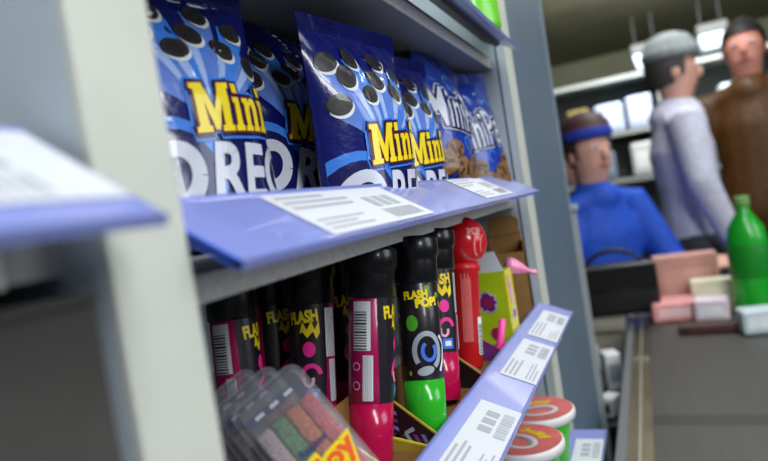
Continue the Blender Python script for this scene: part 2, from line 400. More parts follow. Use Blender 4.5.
BW, BH, BD = .118, .142, .027
def oreo_mesh(seed, h, dz, dx=0, mx=0):
    bm = bmesh.new(); w = BW
    F0 = bag_body(bm, w, h, BD, seed)
    F = lambda u, v, k: F0(u+dx, v+dz, k)
    cl = (-w*.485-dx, w*.485-dx, .002-dz, h*.9-dz)
    ml = .005
    cookies = ((-.037, .128, .0098, .0078, .5), (-.026, .118, .0085, .0100, -.3), (-.014, .132, .0085, .0095, -.2), (-.010, .106, .0100, .0075, .1), (-.036, .099, .0090, .0085, .6),
               (.004, .117, .0105, .0085, -.2), (.018, .133, .0105, .0085, .5), (.024, .109, .0105, .0080, -.2), (.040, .124, .0100, .0080, .3), (.046, .102, .009, .008, .4))
    # pale trails fanning up from the name to each biscuit
    for n_, (cx, cy, rx, ry, ro) in enumerate(cookies):
        a = V((cx, cy)); o_ = V((cx*.30, .074)); d = (a-o_).normalized(); q = V((-d.y, d.x)); r = max(rx, ry)*.95
        lay(bm, poly([tuple(o_-q*.0022), tuple(a-q*r), tuple(a+q*r), tuple(o_+q*.0022)]), F, 1+.08*n_, 4 if n_ % 3 == 2 else 1, ml, clip=cl)
        lay(bm, poly([tuple(o_-q*.0006), tuple(a-q*r*.35), tuple(a+q*r*.45), tuple(o_+q*.0008)]), F, 1.9, 11, ml, clip=cl) if n_ % 2 else None
    for n_, (cx, cy, rx, ry, ro) in enumerate(cookies):
        rx, ry = rx*.84, ry*.84
        lay(bm, ell(cx+.0010, cy-.0021, rx, ry, ro), F, 3, 3, ml, clip=cl)
        lay(bm, ell(cx, cy, rx, ry, ro), F, 4, 2, ml, clip=cl)
        lay(bm, arc(0, 0, 1, 1, 0, 360, .10), F, 5, 7, ml, xf=lambda a, b: (cx+.78*(a*rx*math.cos(ro)-b*ry*math.sin(ro)), cy+.78*(a*rx*math.sin(ro)+b*ry*math.cos(ro))), clip=cl)
    # blue swoosh behind the big letters
    lay(bm, ell(-.029, .037, .0315, .0310), F, 2, 4, ml, clip=cl)
    lay(bm, rect(-.040, .012, .058, .054), F, 1, 5, ml, clip=cl)
    lay(bm, ell(-.028, .035, .0265, .0265), F, 3, 5, ml, clip=cl)
    lay(bm, band([(-.03, .009), (0, .006), (.03, .007), (.057, .010)], .006), F, 2, 4, ml, clip=cl)
    # big white O R E O
    xs = -.054
    lay(bm, band([(-.0285+.0132*math.cos(t_)+.10*.0145*math.sin(t_)*1.6, .0362+.0148*math.sin(t_)) for t_ in [2*math.pi*k/28 for k in range(29)]], .0085), F, 5, 8, ml, clip=cl)
    T = text('REO', bold=.03, shear=.25)
    lay(bm, T, F, 5, 8, ml, xf=place(-.0095, .0190, .076, .0345), clip=cl)
    # yellow slab-letter name with dark outline and pale halo
    gM = [(0, 0), (.37, 0), (.37, .11), (.30, .13), (.27, .60), (.45, .04), (.56, .04), (.73, .60), (.72, .13), (.65, .11), (.65, 0), (1, 0), (1, .11), (.94, .13), (.94, .87), (1, .89), (1, 1), (.72, 1), (.51, .44), (.30, 1), (0, 1), (0, .89), (.07, .87), (.07, .13), (0, .11)]
    gi = [(0, 0), (1, 0), (1, .11), (.82, .13), (.82, .70), (0, .70), (0, .59), (.20, .57), (.20, .13), (0, .11)]
    gd = [(.18, .79), (.84, .79), (.84, 1), (.18, 1)]
    gn = [(0, 0), (.46, 0), (.46, .10), (.38, .12), (.38, .46), (.47, .56), (.58, .55), (.63, .47), (.63, .12), (.56, .10), (.56, 0), (1, 0), (1, .10), (.93, .12), (.93, .54), (.84, .68), (.68, .72), (.52, .69), (.38, .61), (.38, .70), (0, .70), (0, .60), (.09, .58), (.09, .12), (0, .10)]
    x, y, hh = -.012+mx, .0575, .0270
    for g, x0, x1 in ((gM, 0, .0265), (gi, .0280, .0355), (gd, .0280, .0355), (gn, .0370, .0520), (gi, .0535, .0610), (gd, .0535, .0610)):
        P_ = [(x+x0+(x1-x0)*a, y+hh*b+.06*(x0+(x1-x0)*a)) for a, b in g]
        for wd, k, mi in ((.0085, 4, 4), (.0055, 5, 5), (.0020, 6, 9)): lay(bm, band(P_+P_[:2], wd), F, k, mi, ml, clip=cl)
        lay(bm, poly(P_), F, 5.2, 9, ml, clip=cl); lay(bm, poly(P_), F, 7.4, 10, ml, clip=cl)
    seal_lines(bm, F0, w, h, 5)
    me = bpy.data.meshes.new('biscuit_bag'); bm.to_mesh(me); bm.free()
    for m in ('bagblue', 'bagray', 'cookie', 'cream_fill', 'bagmid', 'bagnavy', 'bagnavy', 'cookierim', 'white_print', 'red_print', 'yellow_print', 'bagpale'): me.materials.append(M[m])
    return me
def pepi_mesh(seed):
    bm = bmesh.new(); w, h = .115, .154
    F = bag_body(bm, w, h, .026, seed)
    cl = (-w*.485, w*.485, .002, h*.9); ml = .005
    for cx, cy, r in ((-.03, .055, .008), (0, .045, .007), (.03, .052, .009), (-.01, .11, .012), (.025, .105, .01)):
        lay(bm, arc(cx, cy, r, r, 20, 250, .002), F, 1, 1, ml, clip=cl)
    for cx, cy, rx, ry, ro in ((-.040, .018, .016, .013, .3), (-.012, .015, .015, .012, -.3), (.014, .022, .016, .014, .4), (.040, .020, .014, .013, 0), (.028, .038, .013, .010, .5), (-.026, .034, .012, .009, .2)):
        lay(bm, ell(cx, cy-.001, rx*1.06, ry*1.06, ro), F, 2, 5, ml, clip=cl)
        lay(bm, ell(cx, cy, rx, ry, ro), F, 3, 4, ml, clip=cl)
        for k in range(6):
            a = random.uniform(0, 6.28); q = random.uniform(.2, .75)
            lay(bm, ell(cx+rx*q*math.cos(a), cy+ry*q*math.sin(a), .0026, .0020, a, 10), F, 4, 5, ml, clip=cl)
    for bold, k, mi, g in ((.12, 4, 3, .0036), (.085, 5, 2, .0024), (.005, 6.4, 3, 0)):
        T = text('MiniPe', bold=bold, space=1.05)
        lay(bm, T, F, k, mi, ml, xf=place(-.052-g, .055-g, .080+2*g, .044+2*g, .04), clip=cl)
    seal_lines(bm, F, w, h, 2)
    me = bpy.data.meshes.new('biscuit_bag'); bm.to_mesh(me); bm.free()
    for m in ('bag2blue', 'bagmid', 'bagnavy', 'white_print', 'biscuit', 'choc'): me.materials.append(M[m])
    return me
R = math.radians
ZS1 = -.0095
def bag(me, loc, yaw, tilt, roll, label, group):
    o = bpy.data.objects.new('biscuit_bag', me); C.objects.link(o)
    # yaw about z, then lean back (tilt) and roll in the bag's own face plane
    o.matrix_world = Matrix.Translation(loc) @ Matrix.Rotation(R(yaw), 4, 'Z') @ Matrix.Rotation(R(tilt), 4, 'X') @ Matrix.Rotation(R(roll), 4, 'Y')
    return tag(o, label, 'biscuit bag', group)
mo1, mo2, mo3 = oreo_mesh(1.3, .158, .002), oreo_mesh(4.1, .150, -.006), oreo_mesh(6.7, .143, -.019, -.010, -.009)
g1 = 'blue bags of mini sandwich biscuits on the upper shelf'
bag(mo1, (-.086, .268, ZS1+.001), 73, -4, 0, 'big blue biscuit bag pressed against the near cream upright', g1)
bag(mo2, (-.104, .370, ZS1+.0125), 76, -5, 12, 'blue biscuit bag with glare streaks, second from the near upright', g1)
bag(mo3, (-.044, .401, ZS1+.001), 80, 2, 0, 'tall blue biscuit bag in the middle of the upper shelf', g1)
bag(mo3, (-.054, .508, ZS1+.001), 76, 0, 0, 'narrow-looking blue biscuit bag just behind the tall middle one', g1)
bag(mo1, (-.205, .440, ZS1+.001), 76, -2, -2, 'shadowed blue biscuit bag in the back row of the upper shelf', g1)
mp1, mp2 = pepi_mesh(2.2), pepi_mesh(8.4)
g2 = 'blue bags of chocolate chip biscuits on the upper shelf'
bag(mp1, (-.046, .600, ZS1+.016), 84, -4, 15, 'blue chocolate chip biscuit bag with a raised pointed top corner', g2)
bag(mp2, (-.040, .722, ZS1+.003), 66, -4, -3, 'blue chocolate chip biscuit bag nearest the far upright', g2)
# small bit of a green packet on the top shelf
bm = bmesh.new(); Fg = bag_body(bm, .06, .07, .012, 3.3, 16, 18); seal_lines(bm, Fg, .06, .07, 1)
o = tag(obj('green_packet', bm, [mat('bright_green_film', srgb(110, 200, 40), .3, coat=.4), 'tubgreen']), 'bright green packet peeking over the topmost rail', 'packet')
o.matrix_world = Matrix.Translation((-.012, .742, .1935)) @ Matrix.Rotation(R(60), 4, 'Z')

# ------------------------------------------------------------------ candy tubes on the middle shelf
ZS2 = -.164
def cyl_fn(r):
    return lambda u, v, k: ((r+.00012+.00015*k)*math.sin(u/r), -(r+.00012+.00015*k)*math.cos(u/r), v)   # u = arc length from the front (-y)
def axis_mtx(b, t, spin):
    b, t = V(b), V(t); z = (t-b).normalized()
    return Matrix.Translation(b) @ V((0, 0, 1)).rotation_difference(z).to_matrix().to_4x4() @ Matrix.Rotation(R(spin), 4, 'Z')
TR, TL = .0150, .136
def make_tube(kind, label, group):
    t = thing('candy_tube', label, 'candy tube', group=group)
    bm = bmesh.new()
    lathe(bm, [(.0138, 0), (.0145, .001), (.0145, .020), (.0146, .037)])
    obj('base', bm, ['gelgreen' if kind == 'green' else 'gelpink'], t, True)
    bm = bmesh.new(); f = cyl_fn(TR)
    lathe(bm, [(.0142, .0365), (TR, .0372), (TR, .1035), (.0142, .1045)])
    if kind == 'green':
        for k in range(22):
            lay(bm, ell(random.uniform(-.045, .045), random.uniform(.04, .1), .0018*random.uniform(.6, 1.3), .0022*random.uniform(.6, 1.3), 0, 12), f, 1, 4, .003)
        lay(bm, text('FLASH', .06), f, 2, 5, .003, xf=place(-.014, .0915, .017, .006, .05))
        lay(bm, text('POP!', .07), f, 2, 5, .003, xf=place(-.006, .0855, .016, .0065, .08))
        lay(bm, ell(-.0095, .0755, .0042, .0055), f, 2, 6, .003)
        # plain grey swirl panel in the lower half
        lay(bm, arc(.000, .056, .009, .012, -60, 220, .0035), f, 2, 7, .003)
        lay(bm, arc(.001, .056, .0045, .006, 120, 400, .0025), f, 3, 8, .003)
        lay(bm, band([(.010, .066), (.015, .060), (.013, .050), (.009, .042)], .002), f, 2, 2, .003)
        lay(bm, ell(-.002, .043, .006, .003, .2), f, 2, 7, .003)
    else:
        lay(bm, poly([(-.016, .0373), (.010, .0373), (.012, .070), (.016, .1032), (-.018, .1032)]), f, 1, 9, .004)
        lay(bm, text('FLASH', .05), f, 3, 5, .003, xf=place(-.013, .0895, .020, .0085, .10))
        lay(bm, poly([(-.006, .084), (-.004, .092), (-.001, .086), (.002, .092), (.004, .086), (.007, .092), (.0075, .084), (.005, .080), (.003, .085), (-.001, .081), (-.004, .085)]), f, 2, 5, .003)
        lay(bm, ell(0, .0735, .0042, .0050), f, 3, 3, .003)
        lay(bm, arc(.001, .056, .006, .007, 10, 200, .003), f, 2, 3, .003)
        lay(bm, arc(-.001, .054, .003, .004, 150, 380, .002), f, 3, 10, .003)
        lay(bm, rect(-.003, .040, .006, .048), f, 2, 8, .003); lay(bm, rect(-.001, .042, .004, .046), f, 3, 2, .003)
        # barcode and small print around the side
        lay(bm, rect(.0115, .068, .0205, .100), f, 2, 2, .003)
        lay(bm, rect(-.034, .070, -.022, .101), f, 2, 2, .003)
        yy = .0705
        for i in range(14):
            w_ = .0006+.0008*random.random(); lay(bm, rect(-.0335, yy, -.0245, yy+w_), f, 3, 1, .003); yy += w_+.0009
        lay(bm, rect(-.027, .039, -.0205, .067), f, 2, 2, .003)
        for i in range(5): lay(bm, rect(-.0264+.0011*i, .0395, -.0260+.0011*i, .0665), f, 3, 7, .003)
        for i in range(6): lay(bm, rect(.0125+.0012*i, .0685, .0130+.0012*i, .0995), f, 3, 7, .003)
        lay(bm, rect(.0135, .039, .0195, .066), f, 2, 2, .003)
        for i in range(5): lay(bm, rect(.0140+.0011*i, .0395, .0144+.0011*i, .0655), f, 3, 7, .003)
        for cy in (.048, .060): lay(bm, arc(-.0315, cy, .0024, .0024, 0, 360, .0006, 14), f, 2, 10, .003)
    obj('label_sleeve', bm, ['tubeblack' if kind == 'green' else 'tubepink', 'inkdark', 'whiteplast', 'hotpink', 'lime', 'yellow_print', 'dotgreen', 'greyfig', 'bluefig', 'tubeblack', 'palepink'], t)
    bm = bmesh.new()
    lathe(bm, [(.0155, .103), (.0162, .104), (.0160, .118), (.0165, .1215), (.0178, .124), (.0178, .134), (.0168, TL), (.006, TL+.0005)])
    obj('cap', bm, ['capblack'], t, False)
    return t
gT = 'black-capped candy tubes on the middle shelf'
pk = make_tube('pink', 'pink candy tube with white barcode, front and centre under the upper shelf', gT)
gr = make_tube('green', 'green-based candy tube with black spotted label', gT)
def put(t, b, top, spin): t.matrix_world = axis_mtx(b, top, spin)
Zb = ZS2+.0052
put(pk, (-.0425, .335, Zb), (-.0325, .363, -.027), 108)
put(gr, (-.0190, .378, Zb), (-.0185, .406, -.029), 38)
def more(src, label, b, top, spin):
    c = dup(src, label); put(c, b, top, spin); return c
more(pk, 'pink candy tube in shadow with yellow lettering facing out, behind the stacked trays', (-.081, .332, Zb), (-.078, .358, -.026), 22)
more(pk, 'pink candy tube half hidden behind the green-based one', (-.0290, .445, Zb), (-.0260, .473, -.027), 40)
more(pk, 'pink candy tube deep in shadow nearest the cream upright', (-.112, .300, Zb), (-.117, .318, -.026), 110)
more(pk, 'dim pink candy tube second from the cream upright, in the back shadow', (-.118, .345, Zb), (-.120, .368, -.026), 75)
more(pk, 'dim pink candy tube behind the front barcode tube', (-.080, .384, Zb), (-.079, .410, -.026), 40)

# red tube with ball top
t = thing('ball_top_tube', 'red candy tube topped with a big glossy red ball', 'candy tube')
bm = bmesh.new(); lathe(bm, [(.0130, 0), (.0138, .001), (.0144, .088), (.0160, .0895), (.0163, .092), (.0155, .0945), (.0125, .0975)])
f = cyl_fn(.0144)
for i in range(6): lay(bm, rect(-.011+.0016*i, .024, -.0104+.0016*i, .086-.004*(i % 2)), f, 1, 1, .004)
lay(bm, rect(.0035, .012, .0105, .046), f, 1, 2, .004)
yy = .013
for i in range(15):
    w_ = .0006+.0008*random.random(); lay(bm, rect(.0042, yy, .0098, yy+w_), f, 2, 3, .004); yy += w_+.0008
for i in range(24): lay(bm, rect(.0128, .014+.003*i, .0140, .0155+.003*i), f, 1, 1, .004)
obj('tube_body', bm, ['redlabel', 'redpale', 'whiteplast', 'inkdark'], t)
bm = bmesh.new(); bmesh.ops.create_uvsphere(bm, u_segments=40, v_segments=24, radius=.0240)
for v in bm.verts: v.co.z = v.co.z*1.03+.1165
rb = .0240
def ball_fn(u, v, k):
    a, b = u/rb, v/rb; r = rb+.0003+.00015*k
    return (r*math.sin(a)*math.cos(b), -r*math.cos(a)*math.cos(b), r*math.sin(b)*1.03+.1165)
lay(bm, text('POP', .06), ball_fn, 1, 1, .003, xf=place(-.008, .003, .016, .008, .1))
lay(bm, arc(.006, -.004, .008, .011, 100, 260, .002), ball_fn, 1, 1, .003); lay(bm, arc(.010, -.003, .005, .008, 100, 250, .0014), ball_fn, 1, 1, .003)
obj('ball_top', bm, ['red', 'redpale'], t, True)
t.matrix_world = axis_mtx((-.0310, .528, Zb), (-.0260, .549, -.050), 50)
# yellow-green carton with open flaps
t = thing('candy_carton', 'open lime green carton with purple berry picture', 'carton')
W, Dp, H = .042, .030, .078
bm = bmesh.new(); th = .0012
box(bm, (-W/2, -Dp/2, 0), (W/2, -Dp/2+th, H), 0); box(bm, (-W/2, Dp/2-th, 0), (W/2, Dp/2, H), 0)
box(bm, (-W/2, -Dp/2, 0), (-W/2+th, Dp/2, H), 1); box(bm, (W/2-th, -Dp/2, 0), (W/2, Dp/2, H), 1); box(bm, (-W/2, -Dp/2, 0), (W/2, Dp/2, th), 0)
ff = lambda u, v, k: (u, -Dp/2-.0003-.0002*k, v)
def star(cx, cy, r0, r1, n): return poly([(cx+(r0 if i % 2 else r1)*math.cos(math.pi*i/n), cy+(r0 if i % 2 else r1)*math.sin(math.pi*i/n)) for i in range(2*n)])
lay(bm, star(-.001, .046, .0095, .0125, 9), ff, 1, 3, 1); lay(bm, star(-.001, .046, .0080, .0108, 9), ff, 2, 2, 1); lay(bm, ell(-.001, .046, .0055, .006), ff, 3, 4, 1)
lay(bm, ell(.004, .012, .006, .007, .3), ff, 1, 4, 1); lay(bm, ell(-.012, .064, .004, .003), ff, 1, 1, 1)
fs = lambda u, v, k: (W/2+.0003+.0002*k, u, v)
lay(bm, ell(0, .052, .006, .012), fs, 1, 5, 1); lay(bm, ell(.002, .03, .007, .008), fs, 1, 3, 1); lay(bm, ell(.002, .03, .004, .005), fs, 2, 4, 1); lay(bm, ell(-.003, .066, .004, .006), fs, 1, 5, 1)
obj('carton_body', bm, ['lime_card', 'yellow_card', 'purple', 'whitecard', 'magenta', 'palepink'], t)
bm = bmesh.new(); prism(bm, [(-W/2+.001, 0), (W/2-.001, 0), (W/2-.010, .022), (-W/2+.004, .022)], -.0005, .0005)
obj('lid_flap', bm, ['whitecard'], t, loc=(0, -Dp/2+.004, H-.001), rot=(R(-12), 0, 0))
t.location = (-.026, .632, ZS2+.001); t.rotation_euler = (0, 0, R(-3))
# brown cardboard box behind
bm = bmesh.new(); W2, D2, H2 = .040, .034, .108
for a in ((-W2/2, -D2/2, 0, W2/2, -D2/2+.0015, H2-.022), (-W2/2, D2/2-.0015, 0, W2/2, D2/2, H2), (-W2/2, -D2/2, 0, -W2/2+.0015, D2/2, H2), (W2/2-.0015, -D2/2, 0, W2/2, D2/2, H2-.010), (-W2/2, -D2/2, 0, W2/2, D2/2, .0015)):
    box(bm, a[:3], a[3:], 0)
t = thing('cardboard_box', 'open brown cardboard box behind the lime green carton', 'box', (-.024, .728, ZS2+.0005), (0, 0, R(14)))
obj('box_body', bm, ['browncard'], t)
bm = bmesh.new(); pts = [(-.019, 0), (.019, 0)]+[(.019*math.cos(a), .016+.008*math.sin(a)) for a in [math.pi*k/8 for k in range(9)]]
prism(bm, pts, -.0007, .0007); obj('box_flap', bm, ['browncard'], t, loc=(0, D2/2-.002, H2-.001), rot=(R(-14), 0, 0))
# pink wrapped sweet sticking out of the carton
bm = bmesh.new()
lathe(bm, [(.002, -.014), (.0085, -.012), (.0088, -.006), (.0066, .002), (.0030, .012), (.0016, .017), (.0034, .023), (.0026, .024)], 0, 18)
for v in bm.verts:
    k = 1+.12*math.sin(6*math.atan2(v.co.y, v.co.x)); v.co.x *= k; v.co.y *= k
o = tag(obj('wrapped_sweet', bm, [mat('pink_wrapper', srgb(245, 150, 190), .3, coat=.3)], None, True), 'pale pink wrapped sweet poking out beside the lime carton', 'sweet')
o.matrix_world = axis_mtx((.0005, .655, -.088), (.016, .668, -.097), 0)
# slim pink packet leaning by the purple display tray
bm = bmesh.new(); box(bm, (-.0035, -.003, 0), (.0035, .003, .036), 0, .0015)
o = tag(obj('candy_stick', bm, ['hotpink'], None, True), 'slim pink candy stick in front of the red tube', 'candy stick')
o.matrix_world = axis_mtx((-.013, .575, ZS2+.0022), (-.008, .590, -.130), 20)

# ------------------------------------------------------------------ display trays
def tray(label, x0, x1, y0, y1, hb, hf, mats, art=None, far=1):
    t = thing('display_tray', label, 'display tray', ((x0+x1)/2, (y0+y1)/2, ZS2+.0002))
    a, b = (x0-x1)/2, (x1-x0)/2; c, d = (y0-y1)/2, (y1-y0)/2; th = .0009
    bm = bmesh.new(); box(bm, (a, c, 0), (b, d, th), 1); box(bm, (a, c, 0), (a+th, d, hb), 1); box(bm, (b-th, c, 0), (b, d, hf), 0)
    obj('tray_base', bm, mats, t)
    for yy, nm in ((c, -1), (d-th, 1)):
        if nm == 1: hb, hf = hb*far, hf*far
        bm = bmesh.new(); prism(bm, [(a, 0), (b, 0), (b, hf), (a, hb)], yy, yy+th, 0)
        prism(bm, [(a, hb-.0012), (b, hf-.0012), (b, hf+.0003), (a, hb+.0003)], yy-.0002, yy+th+.0002, 2)
        if art and nm == -1:
            fn = lambda u, v, k: (u, c-.0003-.0002*k, v)
            art(bm, fn, a, b, hb, hf)
        obj('side_wall', bm, mats, t)
    return t
def swirl(bm, fn, a, b, hb, hf):
    for k, r in enumerate((.030, .025, .020, .015)):
        lay(bm, arc(a+.004, -.002, r, r*1.0, 5, 85, .0026, 12), fn, 1, 3+(k % 2), 1, clip=(a+.001, b-.001, .0005, hf))
        lay(bm, arc(a+.004, -.002, r, r*1.0, 30, 80, .0026, 12), fn, 1, 3+(k % 2), 1, clip=(a+.001, a+.014, .0005, hb*.72))
    lay(bm, band([(a+.016, .002), (a+.021, .008), (a+.019, .013), (a+.025, .016)], .003), fn, 2, 5, 1)
    lay(bm, band([(a+.022, .003), (a+.026, .006), (a+.030, .004)], .002), fn, 2, 5, 1)
tray('olive display tray around the front pink barcode tube', -.052, -.0042, .296, .3575, .047, .012, ['olivecard', 'browncard', 'yellow_card'], None, .3)
tray('purple-striped display tray in front of the green-based tube', -.045, -.0042, .3590, .482, .045, .012, ['tubeblack', 'browncard', 'olivecard', 'lilaccard', 'purplecard', 'greyfig'], swirl)
tray('purple display tray holding the red ball-topped tube', -.052, -.0042, .490, .560, .040, .010, ['purplecard', 'browncard', 'magenta'])

# ------------------------------------------------------------------ clear trays of sour strips
cam_p = V((.14, 0, 0))
Wt, Lt, Dt = .0405, .082, .016
def clam(label, group):
    t = thing('sweet_tray', label, 'tray of sweets', group=group)
    def rr(x0, x1, y0, y1, r, n=6):
        p = []
        for cx, cy, a0 in ((x1-r, y1-r, 0), (x0+r, y1-r, 90), (x0+r, y0+r, 180), (x1-r, y0+r, 270)):
            p += [(cx+r*math.cos(R(a0+90*k/n)), cy+r*math.sin(R(a0+90*k/n))) for k in range(n+1)]
        return p
    # shell: flange at z=0, raised front at z=Dt*.5, shallow back
    bm = bmesh.new()
    secs = [(rr(-Wt/2, Wt/2, 0, Lt, .006), -.007), (rr(-Wt/2, Wt/2, 0, Lt, .006), -.001), (rr(-Wt/2-.0015, Wt/2+.0015, -.0015, Lt+.0015, .007), -.0008), (rr(-Wt/2-.0015, Wt/2+.0015, -.0015, Lt+.0015, .007), .0006),
            (rr(-Wt/2+.0005, Wt/2-.0005, .0005, Lt-.0005, .0055), .0008), (rr(-Wt/2+.002, Wt/2-.002, .002, Lt-.002, .005), .006), (rr(-Wt/2+.003, Wt/2-.003, .003, Lt-.003, .0045), .007)]
    rings = [[bm.verts.new((p[0], z, p[1])) for p in pts] for pts, z in [(s[0], -s[1]) for s in secs]]
    n = len(rings[0])
    for i in range(len(rings)-1):
        for k in range(n): bm.faces.new((rings[i][k], rings[i][(k+1) % n], rings[i+1][(k+1) % n], rings[i+1][k]))
    bm.faces.new(rings[0][::-1]); bm.faces.new(rings[-1])
    for f in bm.faces: f.smooth = False
    bmesh.ops.recalc_face_normals(bm, faces=bm.faces)
    s = obj('clear_shell', bm, ['trayshell'], t)
    x = -Wt/2+.0022; w_ = (Wt-.0044)/4
    for mname in ('sourpale', 'sourgreen', 'sourorange', 'sourpink'):
        bm = bmesh.new(); box(bm, (x+.0001, -.0045, .004), (x+w_-.0001, .004, Lt-.017), 0, .0018)
        o = obj('sour_strip', bm, [mname], t, True); o['label'] = {'sourpale': 'pale', 'sourgreen': 'green', 'sourorange': 'orange', 'sourpink': 'pink'}[mname]+' sugared strip'
        x += w_
    bm = bmesh.new(); fn = lambda u, v, k: (u, -.0074-.0002*k, v)
    for bold, k, mi, g in ((.14, 1, 2, .0022), (.09, 2, 1, .0012), (.04, 3, 0, 0)):
        lay(bm, text('Joy', bold), fn, k, mi, 1, xf=place(-.0045-g, Lt-.060-g, .024+2*g, .015+2*g, .1))
    lay(bm, text('Rainbow', .02), fn, 1, 3, 1, xf=place(-.006, Lt-.041, .016, .0042, .02))
    obj('front_print', bm, ['orange_print', 'yellow_print', 'yellow_print', 'navyprint'], t)
    bm = bmesh.new(); box(bm, (-Wt/2+.004, -.0062, Lt-.0125), (Wt/2-.004, -.0056, Lt-.0085), 0)
    for k in range(3): box(bm, (-.012+.009*k, -.0065, Lt-.0115), (-.007+.009*k, -.0062, Lt-.0095), 1)
    obj('top_label', bm, ['navyprint', 'whiteplast'], t)
    return t
ts = bpy.data.materials.new('clear_tray_shell'); ts.use_nodes = True
nt = ts.node_tree; nt.nodes.clear()
out = nt.nodes.new('ShaderNodeOutputMaterial'); mx = nt.nodes.new('ShaderNodeMixShader'); tr = nt.nodes.new('ShaderNodeBsdfTransparent'); gl = nt.nodes.new('ShaderNodeBsdfPrincipled'); lw = nt.nodes.new('ShaderNodeLayerWeight')
gl.inputs['Base Color'].default_value = (*srgb(175, 178, 186), 1); gl.inputs['Roughness'].default_value = .12; lw.inputs['Blend'].default_value = .35
mr = nt.nodes.new('ShaderNodeMapRange'); mr.inputs['To Min'].default_value = .2; mr.inputs['To Max'].default_value = .75
nt.links.new(lw.outputs['Facing'], mr.inputs['Value']); nt.links.new(mr.outputs['Result'], mx.inputs['Fac'])
nt.links.new(tr.outputs[0], mx.inputs[1]); nt.links.new(gl.outputs[0], mx.inputs[2]); nt.links.new(mx.outputs[0], out.inputs['Surface'])
M['trayshell'] = ts
TLc, TRc, BRc = V((-.0688, .2393, -.0922)), V((-.0419, .2662, -.0720)), V((-.0138, .2637, -.1197))
def clam_mtx(tl, trr, br):
    a = (trr-tl).normalized(); up = (trr-br); up = (up-a*up.dot(a)).normalized()   # local y points away from the aisle
    m = Matrix((a, up.cross(a), up)).transposed().to_4x4()
    mid = (tl+trr)/2
    return Matrix.Translation(mid - up*(Lt+.0015)) @ m
gC = 'clear trays of sour strips stacked at the shelf front'
c0 = clam('front clear tray of coloured sour strips leaning at the shelf front', gC)
c0.matrix_world = clam_mtx(TLc, TRc, BRc)
av = (TRc-TLc).normalized(); uv = TRc-BRc; uv = (uv-av*uv.dot(av)).normalized(); nv_ = uv.cross(av)
for i, lb in ((1, 'second clear tray of sour strips, behind the front one'), (2, 'hindmost clear tray of sour strips, touching the cream upright in view')):
    c = dup(c0, lb)
    d = -av*.010*i + nv_*.0160*i + uv*.0095*i
    c.matrix_world = clam_mtx(TLc+d, TRc+d, BRc+d)

# ------------------------------------------------------------------ round tubs on the lowest shelf
def tub(label, loc, spin):
    t = thing('sweet_tub', label, 'tub', loc, (0, 0, R(spin)), 'round red-lidded tubs on the lowest shelf')
    bm = bmesh.new(); lathe(bm, [(.024, 0), (.0265, .001), (.0345, .050), (.0350, .052)])
    obj('tub_body', bm, ['tubgreen'], t)
    bm = bmesh.new()
    lathe(bm, [(.0385, .0495), (.0400, .0500), (.0405, .0560), (.0398, .0585), (.0385, .0595, 1), (.0375, .0590, 1), (.001, .0590, 1)], 0, 56)
    fn = lambda u, v, k: (u, v, .0590+.00015+.00015*k)
    lay(bm, text('Jelly', .06), fn, 1, 2, 1, xf=place(-.020, .012, .040, .012, 0))
    lay(bm, arc(0, -.006, .019, .013, 0, 360, .005), fn, 1, 0, 1); lay(bm, arc(0, -.006, .0145, .009, 10, 200, .004), fn, 2, 3, 1)
    obj('lid', bm, ['lidrim', 'lidred', 'yellow_print', 'greyfig'], t)
tub('round red-lidded tub farther along the lowest shelf, green below', (-.0045, .676, -.3138), 20)
tub('round red-lidded tub nearest the camera on the lowest shelf', (-.0060, .592, -.3138), -35)

# ------------------------------------------------------------------ conveyor
cv = thing('checkout_conveyor', 'dark rubber checkout conveyor belt with steel side rails', 'conveyor', (.32, 1.2, -1.25))
def pc(name, bm, mats, parent, off=(.32, 1.2, -1.25)):
    o = obj(name, bm, mats, parent); o.location = -V(off); return o
bm = bmesh.new(); box(bm, (.098, .25, -.474), (.60, 2.05, -.45), 0)
for y in (1.135,): box(bm, (.098, y-.022, -.4502), (.60, y+.022, -.4496), 1)
pc('belt', bm, ['belt', 'beltseam'], cv)
bm = bmesh.new(); box(bm, (.040, .25, -.60), (.056, 2.05, -.449), 0, .001); pc('side_guard', bm, ['railgrey'], cv)
bm = bmesh.new(); box(bm, (.056, .25, -.475), (.0745, 2.05, -.4535), 0); box(bm, (.0745, .25, -.475), (.0785, 2.05, -.4475), 1, .0008); box(bm, (.0785, .25, -.475), (.0975, 2.05, -.4515), 0)
box(bm, (.060, 1.50, -.4535), (.095, 1.506, -.4440), 1)
pc('side_rail', bm, ['railmetal', 'railline'], cv)
bm = bmesh.new(); box(bm, (.60, .25, -.60), (.66, 2.05, -.445), 0, .002); pc('side_guard', bm, ['railgrey'], cv)
bm = bmesh.new(); box(bm, (.07, .30, -1.25), (.63, 2.0, -.474), 0); pc('cabinet', bm, ['blackcab'], cv)

# post with cap beside the end panel
t = thing('guard_post', 'pale grey steel post with flat cap beside the slate panel', 'post', (-.004, 1.30, -1.25))
bm = bmesh.new(); box(bm, (-.006, -.006, 0), (.006, .006, 1.180), 0, .001); obj('shaft', bm, ['post'], t)
bm = bmesh.new(); box(bm, (-.018, -.012, 1.180), (.010, .012, 1.194), 0, .003); obj('cap', bm, ['post'], t)
